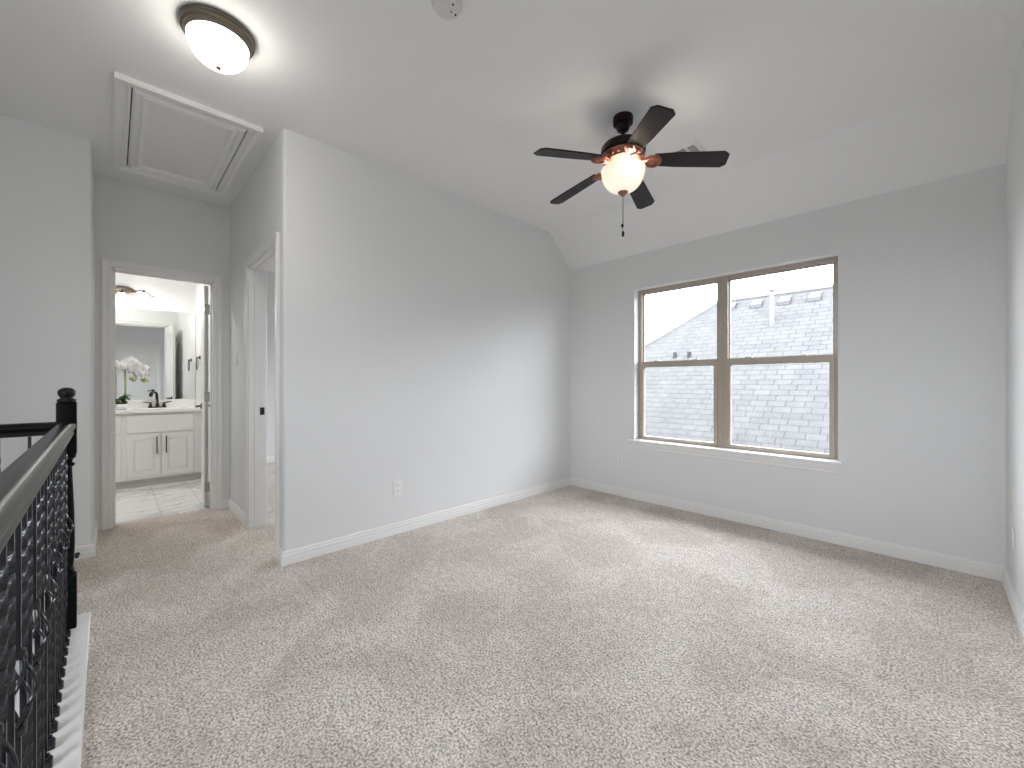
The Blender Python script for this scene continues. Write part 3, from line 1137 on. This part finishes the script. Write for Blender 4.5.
# ------------------------------------------------------------------ bathroom
VX = -6.09
VY0, VY1 = -0.95, YH - 0.003
van = thing('vanity_cabinet', 'white bathroom vanity cabinet with raised panel doors and black bar pulls', 'cabinet', (VX, 0, 0))
b = MB()
b.box(VX - 0.02, VX, VY0, VY1, 0.077, 0.809)
b.box(XM + 0.002, XM + 0.015, VY0, VY1, 0.077, 0.809)
b.box(XM + 0.015, VX - 0.02, VY0, VY0 + 0.018, 0.077, 0.809)
b.box(XM + 0.015, VX - 0.02, VY1 - 0.018, VY1, 0.077, 0.809)
b.box(XM + 0.015, VX - 0.02, VY0 + 0.018, VY1 - 0.018, 0.077, 0.095)
b.build('body', 'vanity', van)
b = MB()
b.box(XM + 0.002, VX - 0.003, VY0, VY1, 0.0, 0.077)
b.prism([(VX - 0.003, 0.0), (VX + 0.010, 0.0), (VX + 0.010, 0.020), (VX + 0.004, 0.026), (VX - 0.003, 0.026)], VY0, VY1, 'y')
b.build('toe_kick', 'toe', van)


def cab_door(y0, y1, z0, z1, pull=None):
    m = MB()
    m.rbox(VX - 0.002, VX + 0.012, y0, y1, z0, z1, 0.002, 1)
    m.frame('x', y0 + 0.002, y1 - 0.002, z0 + 0.002, z1 - 0.002, 0.05, VX + 0.010, VX + 0.019)
    m.rbox(VX + 0.010, VX + 0.018, y0 + 0.062, y1 - 0.062, z0 + 0.062, z1 - 0.062, 0.005, 1)
    d = m.build('door', 'vanity', van)
    if pull:
        h = MB()
        yy = pull
        h.rbox(VX + 0.040, VX + 0.049, yy - 0.005, yy + 0.005, 0.350, 0.545, 0.002, 1)
        for z in (0.375, 0.520):
            h.lathe([(0.005, 0.017), (0.005, 0.042)], VX, yy, z, 10, 'x')
        h.build('handle', 'black', d)


cab_door(0.105, 0.385, 0.105, 0.575, 0.352)
cab_door(0.393, 0.680, 0.105, 0.575, 0.432)
cab_door(-0.40, 0.058, 0.105, 0.575)
b = MB()
b.rbox(VX - 0.002, VX + 0.016, 0.105, 0.680, 0.592, 0.785, 0.003, 1)
b.build('false_drawer_front', 'vanity', van)
b = MB()
b.rbox(VX - 0.002, VX + 0.016, -0.40, 0.058, 0.592, 0.785, 0.003, 1)
b.build('drawer_front', 'vanity', van)
ct = thing('vanity_countertop', 'white countertop with backsplash running along the bathroom vanity', 'countertop', (VX, 0, 0.81))
SKY_, SKX = 0.385, -6.36
m = MB()
# slab with an oval basin cut out
outer = [(XM + 0.002, VY0), (VX + 0.03, VY0), (VX + 0.03, VY1), (XM + 0.002, VY1)]
bm = m.bm
NS = 40


def edge_pt(a):
    dx, dy = math.cos(a), math.sin(a)
    ts = []
    if dx > 1e-9:
        ts.append((VX + 0.03 - SKX) / dx)
    if dx < -1e-9:
        ts.append((XM + 0.002 - SKX) / dx)
    if dy > 1e-9:
        ts.append((VY1 - SKY_) / dy)
    if dy < -1e-9:
        ts.append((0.0 - SKY_) / dy)
    t_ = min(ts)
    return SKX + dx * t_, SKY_ + dy * t_


angs = sorted([2 * PI * k / NS for k in range(NS)] + [math.atan2(y - SKY_, x - SKX) % (2 * PI) for x, y in ((VX + 0.03, VY1), (XM + 0.002, VY1), (XM + 0.002, 0.0), (VX + 0.03, 0.0))])
rings = [[], [], [], [], []]
for a in angs:
    ex, ey = edge_pt(a)
    rings[0].append(bm.verts.new((ex, ey, 0.811)))
    rings[1].append(bm.verts.new((ex, ey, 0.841)))
    for j, (rx, ry, z) in enumerate(((0.165, 0.21, 0.841), (0.150, 0.19, 0.80), (0.09, 0.12, 0.72))):
        rings[2 + j].append(bm.verts.new((SKX + rx * math.cos(a), SKY_ + ry * math.sin(a), z)))
for i in range(4):
    for k in range(len(angs)):
        k2 = (k + 1) % len(angs)
        bm.faces.new((rings[i][k], rings[i][k2], rings[i + 1][k2], rings[i + 1][k]))
bm.faces.new(rings[4])
m.box(XM + 0.002, VX + 0.03, VY0, 0.0, 0.811, 0.841)
m.build('slab', 'counter', ct)
b = MB()
b.rbox(XM + 0.002, XM + 0.022, VY0, VY1, 0.840, 0.936, 0.003, 1)
b.build('backsplash', 'counter', ct)

mir = MB().box(XM + 0.001, XM + 0.007, -0.95, YH - 0.004, 0.940, 2.035).build('wall_mirror', 'mirror')
tag(mir, 'large frameless bathroom mirror mounted above the vanity countertop', 'mirror')

fc = thing('faucet', 'dark bronze two-handle faucet on the white vanity countertop', 'faucet', (-6.555, SKY_, 0.841))
b = MB()
b.rbox(-6.575, -6.535, SKY_ - 0.085, SKY_ + 0.085, 0.841, 0.856, 0.006, 2)
b.build('base', 'dark_metal', fc, smooth=True)
b = MB()
b.lathe([(0.020, 0.854), (0.018, 0.88), (0.012, 0.90), (0.011, 0.94)], -6.555, SKY_, 0, 16)
pth = [(-6.555, SKY_, 0.93), (-6.555, SKY_, 0.985)]
for i in range(1, 11):
    a = PI * i / 10 * 0.9
    pth.append((-6.515 - 0.04 * math.cos(a), SKY_ - 0.028 + 0.028 * math.cos(a), 0.985 + 0.045 * math.sin(a)))
pth.append((-6.474, SKY_ - 0.058, 0.975))
b.tube(pth, 0.0095, 12)
b.build('spout', 'dark_metal', fc, smooth=True)
for s in (-1, 1):
    b = MB()
    y = SKY_ + s * 0.062
    b.lathe([(0.018, 0.854), (0.016, 0.875), (0.010, 0.89), (0.010, 0.905), (0.003, 0.91)], -6.555, y, 0, 16)
    b.tube([(-6.555, y, 0.898), (-6.552, y + s * 0.03, 0.908), (-6.55, y + s * 0.07, 0.912)], [0.008, 0.007, 0.005], 10)
    b.build('handle', 'dark_metal', fc, smooth=True)

# vanity light above the mirror
LY, LZ = 0.075, 2.222
vl = thing('vanity_light', 'bronze vanity light with curved arms and glowing glass shades above the mirror', 'wall light', (XM, LY, LZ))
b = MB()
b.lathe([(0.125, 0), (0.127, 0.010), (0.118, 0.024), (0.090, 0.040), (0.045, 0.050), (0.006, 0.053)], 0, 0, 0, 40, 'x')
b.bm.transform(Matrix.Translation((XM, LY, LZ)) @ Matrix.Diagonal((1, 1, 0.48, 1)))
b.build('backplate', 'nickel', vl, smooth=True)
for s in (-1, 1):
    b = MB()
    pth = []
    for i in range(19):
        f = i / 18
        zz = -0.015 + 0.038 * math.sin(PI * min(f / 0.9, 1) ** 1.0) - 0.022 * f
        pth.append((XM + 0.045 + 0.045 * math.sin(PI * min(f * 1.1, 1)), LY + s * (0.09 + 0.19 * f), LZ + zz))
    b.tube(pth, 0.0055, 10)
    b.ball(pth[-1], 0.009, seg=10)
    b.build('arm', 'dark_metal', vl, smooth=True)
for dy in (-0.190, 0.0, 0.190):
    b = MB()
    yy = LY + dy
    xx = XM + 0.090
    zz = LZ + (0.018 if dy else -0.010)
    b.lathe([(0.007, 0.006), (0.012, -0.010), (0.020, -0.022), (0.024, -0.034)], xx, yy, zz, 20)
    if dy == 0:
        b.tube([(XM + 0.045, yy, LZ - 0.008), (xx, yy, zz)], 0.007, 10)
    so = b.build('socket', 'dark_metal', vl, smooth=True)
    b = MB()
    b.lathe([(0.022, -0.030), (0.032, -0.044), (0.042, -0.068), (0.048, -0.094), (0.056, -0.114), (0.052, -0.114), (0.044, -0.094), (0.036, -0.066), (0.020, -0.042)], xx, yy, zz, 28, cap=False)
    b.build('shade', 'bath_glass', so, smooth=True)
    lamp('bulb', (xx + 0.01, yy, zz - 0.130), BATH_W / 3, (1.0, 0.97, 0.92), 0.04, so)

# towel ring on the side wall of the bathroom
tr = thing('towel_ring', 'dark bronze towel ring on the white bathroom side wall beyond the open door', 'towel ring', (-6.25, YH, 1.40))
tx, tz = -6.25, 1.450
b = MB()
b.lathe([(0.026, 0), (0.026, -0.008), (0.012, -0.012), (0.009, -0.030), (0.012, -0.038)], tx, YH, tz, 20, 'y')
b.build('mount', 'dark_metal', tr, smooth=True)
b = MB()
b.tube([(tx + 0.075 * math.sin(2 * PI * i / 32), YH - 0.031, tz - 0.075 + 0.075 * math.cos(2 * PI * i / 32)) for i in range(33)], 0.005, 8)
b.build('ring', 'dark_metal', tr, smooth=True)

# orchid in a white bowl
ox, oy = -6.33, 0.035
orc = thing('potted_orchid', 'white orchid in a low white bowl on the vanity countertop', 'plant', (ox, oy, 0.841))
MB().lathe([(0.060, 0.841), (0.075, 0.846), (0.092, 0.875), (0.098, 0.905), (0.094, 0.907), (0.086, 0.890), (0.02, 0.885)], ox, oy, 0, 40).build('bowl', 'ceramic', orc, smooth=True)
b = MB()
for i in range(26):
    a, r = random.random() * 2 * PI, 0.075 * math.sqrt(random.random())
    b.ball((ox + r * math.cos(a), oy + r * math.sin(a), 0.905 + random.random() * 0.025), 0.018 + 0.010 * random.random(), seg=8)
b.build('moss', 'moss', orc, smooth=True)


def leaf(base, tip, width, lift):
    m = MB()
    bm = m.bm
    base, tip = Vector(base), Vector(tip)
    d = (tip - base)
    side = d.cross(Vector((0, 0, 1))).normalized()
    rows = []
    for i in range(9):
        f = i / 8
        c = base + d * f + Vector((0, 0, lift * math.sin(PI * f)))
        wd = width * math.sin(PI * (0.12 + 0.86 * f)) ** 0.7
        rows.append([bm.verts.new(c - side * wd + Vector((0, 0, 0.35 * wd))), bm.verts.new(c), bm.verts.new(c + side * wd + Vector((0, 0, 0.35 * wd)))])
    for i in range(8):
        for k in range(2):
            bm.faces.new((rows[i][k], rows[i][k + 1], rows[i + 1][k + 1], rows[i + 1][k]))
    bmesh.ops.solidify(bm, geom=bm.faces[:], thickness=0.002)
    return m


leaf((ox, oy + 0.03, 0.915), (ox + 0.04, oy + 0.12, 0.985), 0.036, 0.03).build('leaf', 'leaf', orc, smooth=True)
leaf((ox, oy + 0.02, 0.915), (ox + 0.09, oy + 0.10, 0.945), 0.036, 0.03).build('leaf', 'leaf', orc, smooth=True)
leaf((ox, oy, 0.915), (ox + 0.08, oy - 0.10, 0.955), 0.032, 0.03).build('leaf', 'leaf', orc, smooth=True)
leaf((ox, oy, 0.915), (ox - 0.03, oy + 0.10, 0.96), 0.034, 0.03).build('leaf', 'leaf', orc, smooth=True)
stem_ends = []
for (sx_, sy_, topz, reach) in ((0.0, -0.02, 1.36, 0.17), (0.015, 0.060, 1.33, 0.13)):
    pth = []
    for i in range(25):
        f = i / 24
        if f < 0.65:
            q = f / 0.65
            pth.append((ox + sx_ * q, oy + sy_ + 0.010 * math.sin(3 * q), 0.90 + (topz - 0.90) * q))
        else:
            q = (f - 0.65) / 0.35
            pth.append((ox + sx_ + 0.02 * q, oy + sy_ + reach * q, topz + 0.05 * math.sin(PI * q * 0.8) - 0.06 * q * q))
    MB().tube(pth, 0.0045, 8).build('stem', 'stem', orc, smooth=True)
    stem_ends.append(pth)


def flower(c, size, yaw, tilt):
    m = MB()
    bm = m.bm
    mt = Matrix.Translation(c) @ Matrix.Rotation(yaw, 4, 'Z') @ Matrix.Rotation(tilt, 4, 'Y')
    for k, (an, ln, wd) in enumerate(((90, 1.0, 0.42), (210, 0.95, 0.40), (330, 0.95, 0.40), (10, 1.0, 0.62), (170, 1.0, 0.62))):
        a = math.radians(an)
        rows = []
        for i in range(7):
            f = i / 6
            r = size * ln * f
            wi = size * wd * math.sin(PI * (0.10 + 0.84 * f)) ** 0.8
            cx_, cy_ = r * math.cos(a), r * math.sin(a)
            px, py = -math.sin(a) * wi, math.cos(a) * wi
            bow = 0.18 * size * math.sin(PI * f) + (0.006 if k < 3 else 0.010)
            rows.append([bm.verts.new(mt @ Vector((bow - 0.06 * size, cx_ - px, cy_ - py))), bm.verts.new(mt @ Vector((bow, cx_, cy_))), bm.verts.new(mt @ Vector((bow - 0.06 * size, cx_ + px, cy_ + py)))])
        for i in range(6):
            for q in range(2):
                bm.faces.new((rows[i][q], rows[i][q + 1], rows[i + 1][q + 1], rows[i + 1][q]))
    bmesh.ops.solidify(bm, geom=bm.faces[:], thickness=0.0012)
    f = m.build('flower', 'petal', orc, smooth=True)
    MB().ball(mt @ Vector((0.014, 0, -0.004)), size * 0.12, seg=8).build('flower_heart', 'petal_heart', f, smooth=True)


for (dx, dy, z, s) in ((0.02, -0.075, 1.36, 0.036), (0.02, 0.0, 1.345, 0.046), (0.03, 0.035, 1.315, 0.044), (0.0, 0.06, 1.365, 0.050), (0.03, 0.115, 1.385, 0.058), (0.04, 0.085, 1.325, 0.052), (0.02, 0.155, 1.345, 0.056),
                       (0.05, 0.135, 1.295, 0.052), (0.04, 0.205, 1.300, 0.050), (0.06, 0.185, 1.255, 0.048), (0.03, 0.235, 1.305, 0.044), (0.05, 0.230, 1.245, 0.044), (0.05, 0.195, 1.215, 0.038)):
    flower((ox + dx, oy + dy, z), s, random.uniform(-0.5, 0.5), random.uniform(-0.3, 0.3))
for (dy, z) in ((0.120, 1.195), (0.140, 1.175), (0.225, 1.180), (0.245, 1.165)):
    MB().ball((ox + 0.03, oy + dy, z), 0.014, 1, 1, 1.3, 10).build('bud', 'bud', orc, smooth=True)

# ------------------------------------------------------------------ the neighbour's roof outside the window
hs = thing('neighbour_house', 'grey shingled hip roof of the house next door seen through the window', 'house', (0, 8, -3))
YR, ZR = 10.5, 3.10
YE, ZE = 5.6, -1.0
SLP = (ZR - ZE) / (YR - YE)
XRE = -3.60                       # where the ridge meets the hip
XE = XRE - (YR - YE)
m = MB()
bm = m.bm
uvl = bm.loops.layers.uv.new('UVMap')


def roof_face(pts, uvf):
    f = bm.faces.new([bm.verts.new(p) for p in pts])
    for l in f.loops:
        l[uvl].uv = uvf(l.vert.co)


k_ = math.sqrt(1 + SLP * SLP)
roof_face([(XE, YE, ZE), (9, YE, ZE), (9, YR, ZR), (XRE, YR, ZR)], lambda c: (c.x, (c.y - YE) * k_))
roof_face([(XE, 2 * YR - YE, ZE), (XRE, YR, ZR), (9, YR, ZR), (9, 2 * YR - YE, ZE)], lambda c: (c.x, (c.y - YE) * k_))
roof_face([(XE, 2 * YR - YE, ZE), (XE, YE, ZE), (XRE, YR, ZR)], lambda c: (c.y, (c.x - XE) * k_))
m.build('roof', 'shingles', hs)
MB().box(XE + 0.4, 8.8, YE + 0.4, 2 * YR - YE - 0.4, -5.5, ZE - 0.02).build('body', 'stucco', hs)
# ridge and hip caps
m = MB()
m.tube([(XE, YE, ZE + 0.01), (XRE, YR, ZR + 0.01)], 0.05, 8)
m.tube([(XRE, YR, ZR + 0.01), (9, YR, ZR + 0.01)], 0.05, 8)
m.build('ridge_cap', 'pipe', hs)


# low box vents just under the ridge, one flue pipe, two small pipes: (x, y) on the front slope
ROOF_VENTS = ((-3.264, 10.245), (-2.725, 10.229), (-2.194, 10.216), (-1.676, 10.222))
FLUE = (-2.298, 9.647)
PIPES = ((-3.954, 8.84), (-3.647, 8.835))


def on_slope(x, y):
    return Vector((x, y, ZE + SLP * (y - YE)))


for x, y in ROOF_VENTS:
    c = on_slope(x, y)
    m = MB()
    m.prism([(c.y - 0.10, c.z - 0.084 + 0.01), (c.y - 0.10, c.z - 0.084 + 0.085), (c.y + 0.07, c.z + 0.125), (c.y + 0.11, c.z + 0.092)], c.x - 0.10, c.x + 0.10, 'x')
    m.build('roof_vent', 'roof_vent', hs)
c = on_slope(*FLUE)
m = MB()
m.lathe([(0.038, -0.1), (0.038, 0.64)], c.x, c.y, c.z, 20)
m.lathe([(0.075, -0.08), (0.040, 0.03)], c.x, c.y, c.z, 20)
m.lathe([(0.045, 0.62), (0.062, 0.64), (0.062, 0.71), (0.02, 0.735)], c.x, c.y, c.z, 20)
m.build('flue_pipe', 'pipe', hs, smooth=True)
for x, y in PIPES:
    c = on_slope(x, y)
    m = MB()
    m.lathe([(0.055, -0.06), (0.038, 0.03), (0.038, 0.10)], c.x, c.y, c.z, 14)
    m.build('vent_pipe', 'pipe_black', hs, smooth=True)
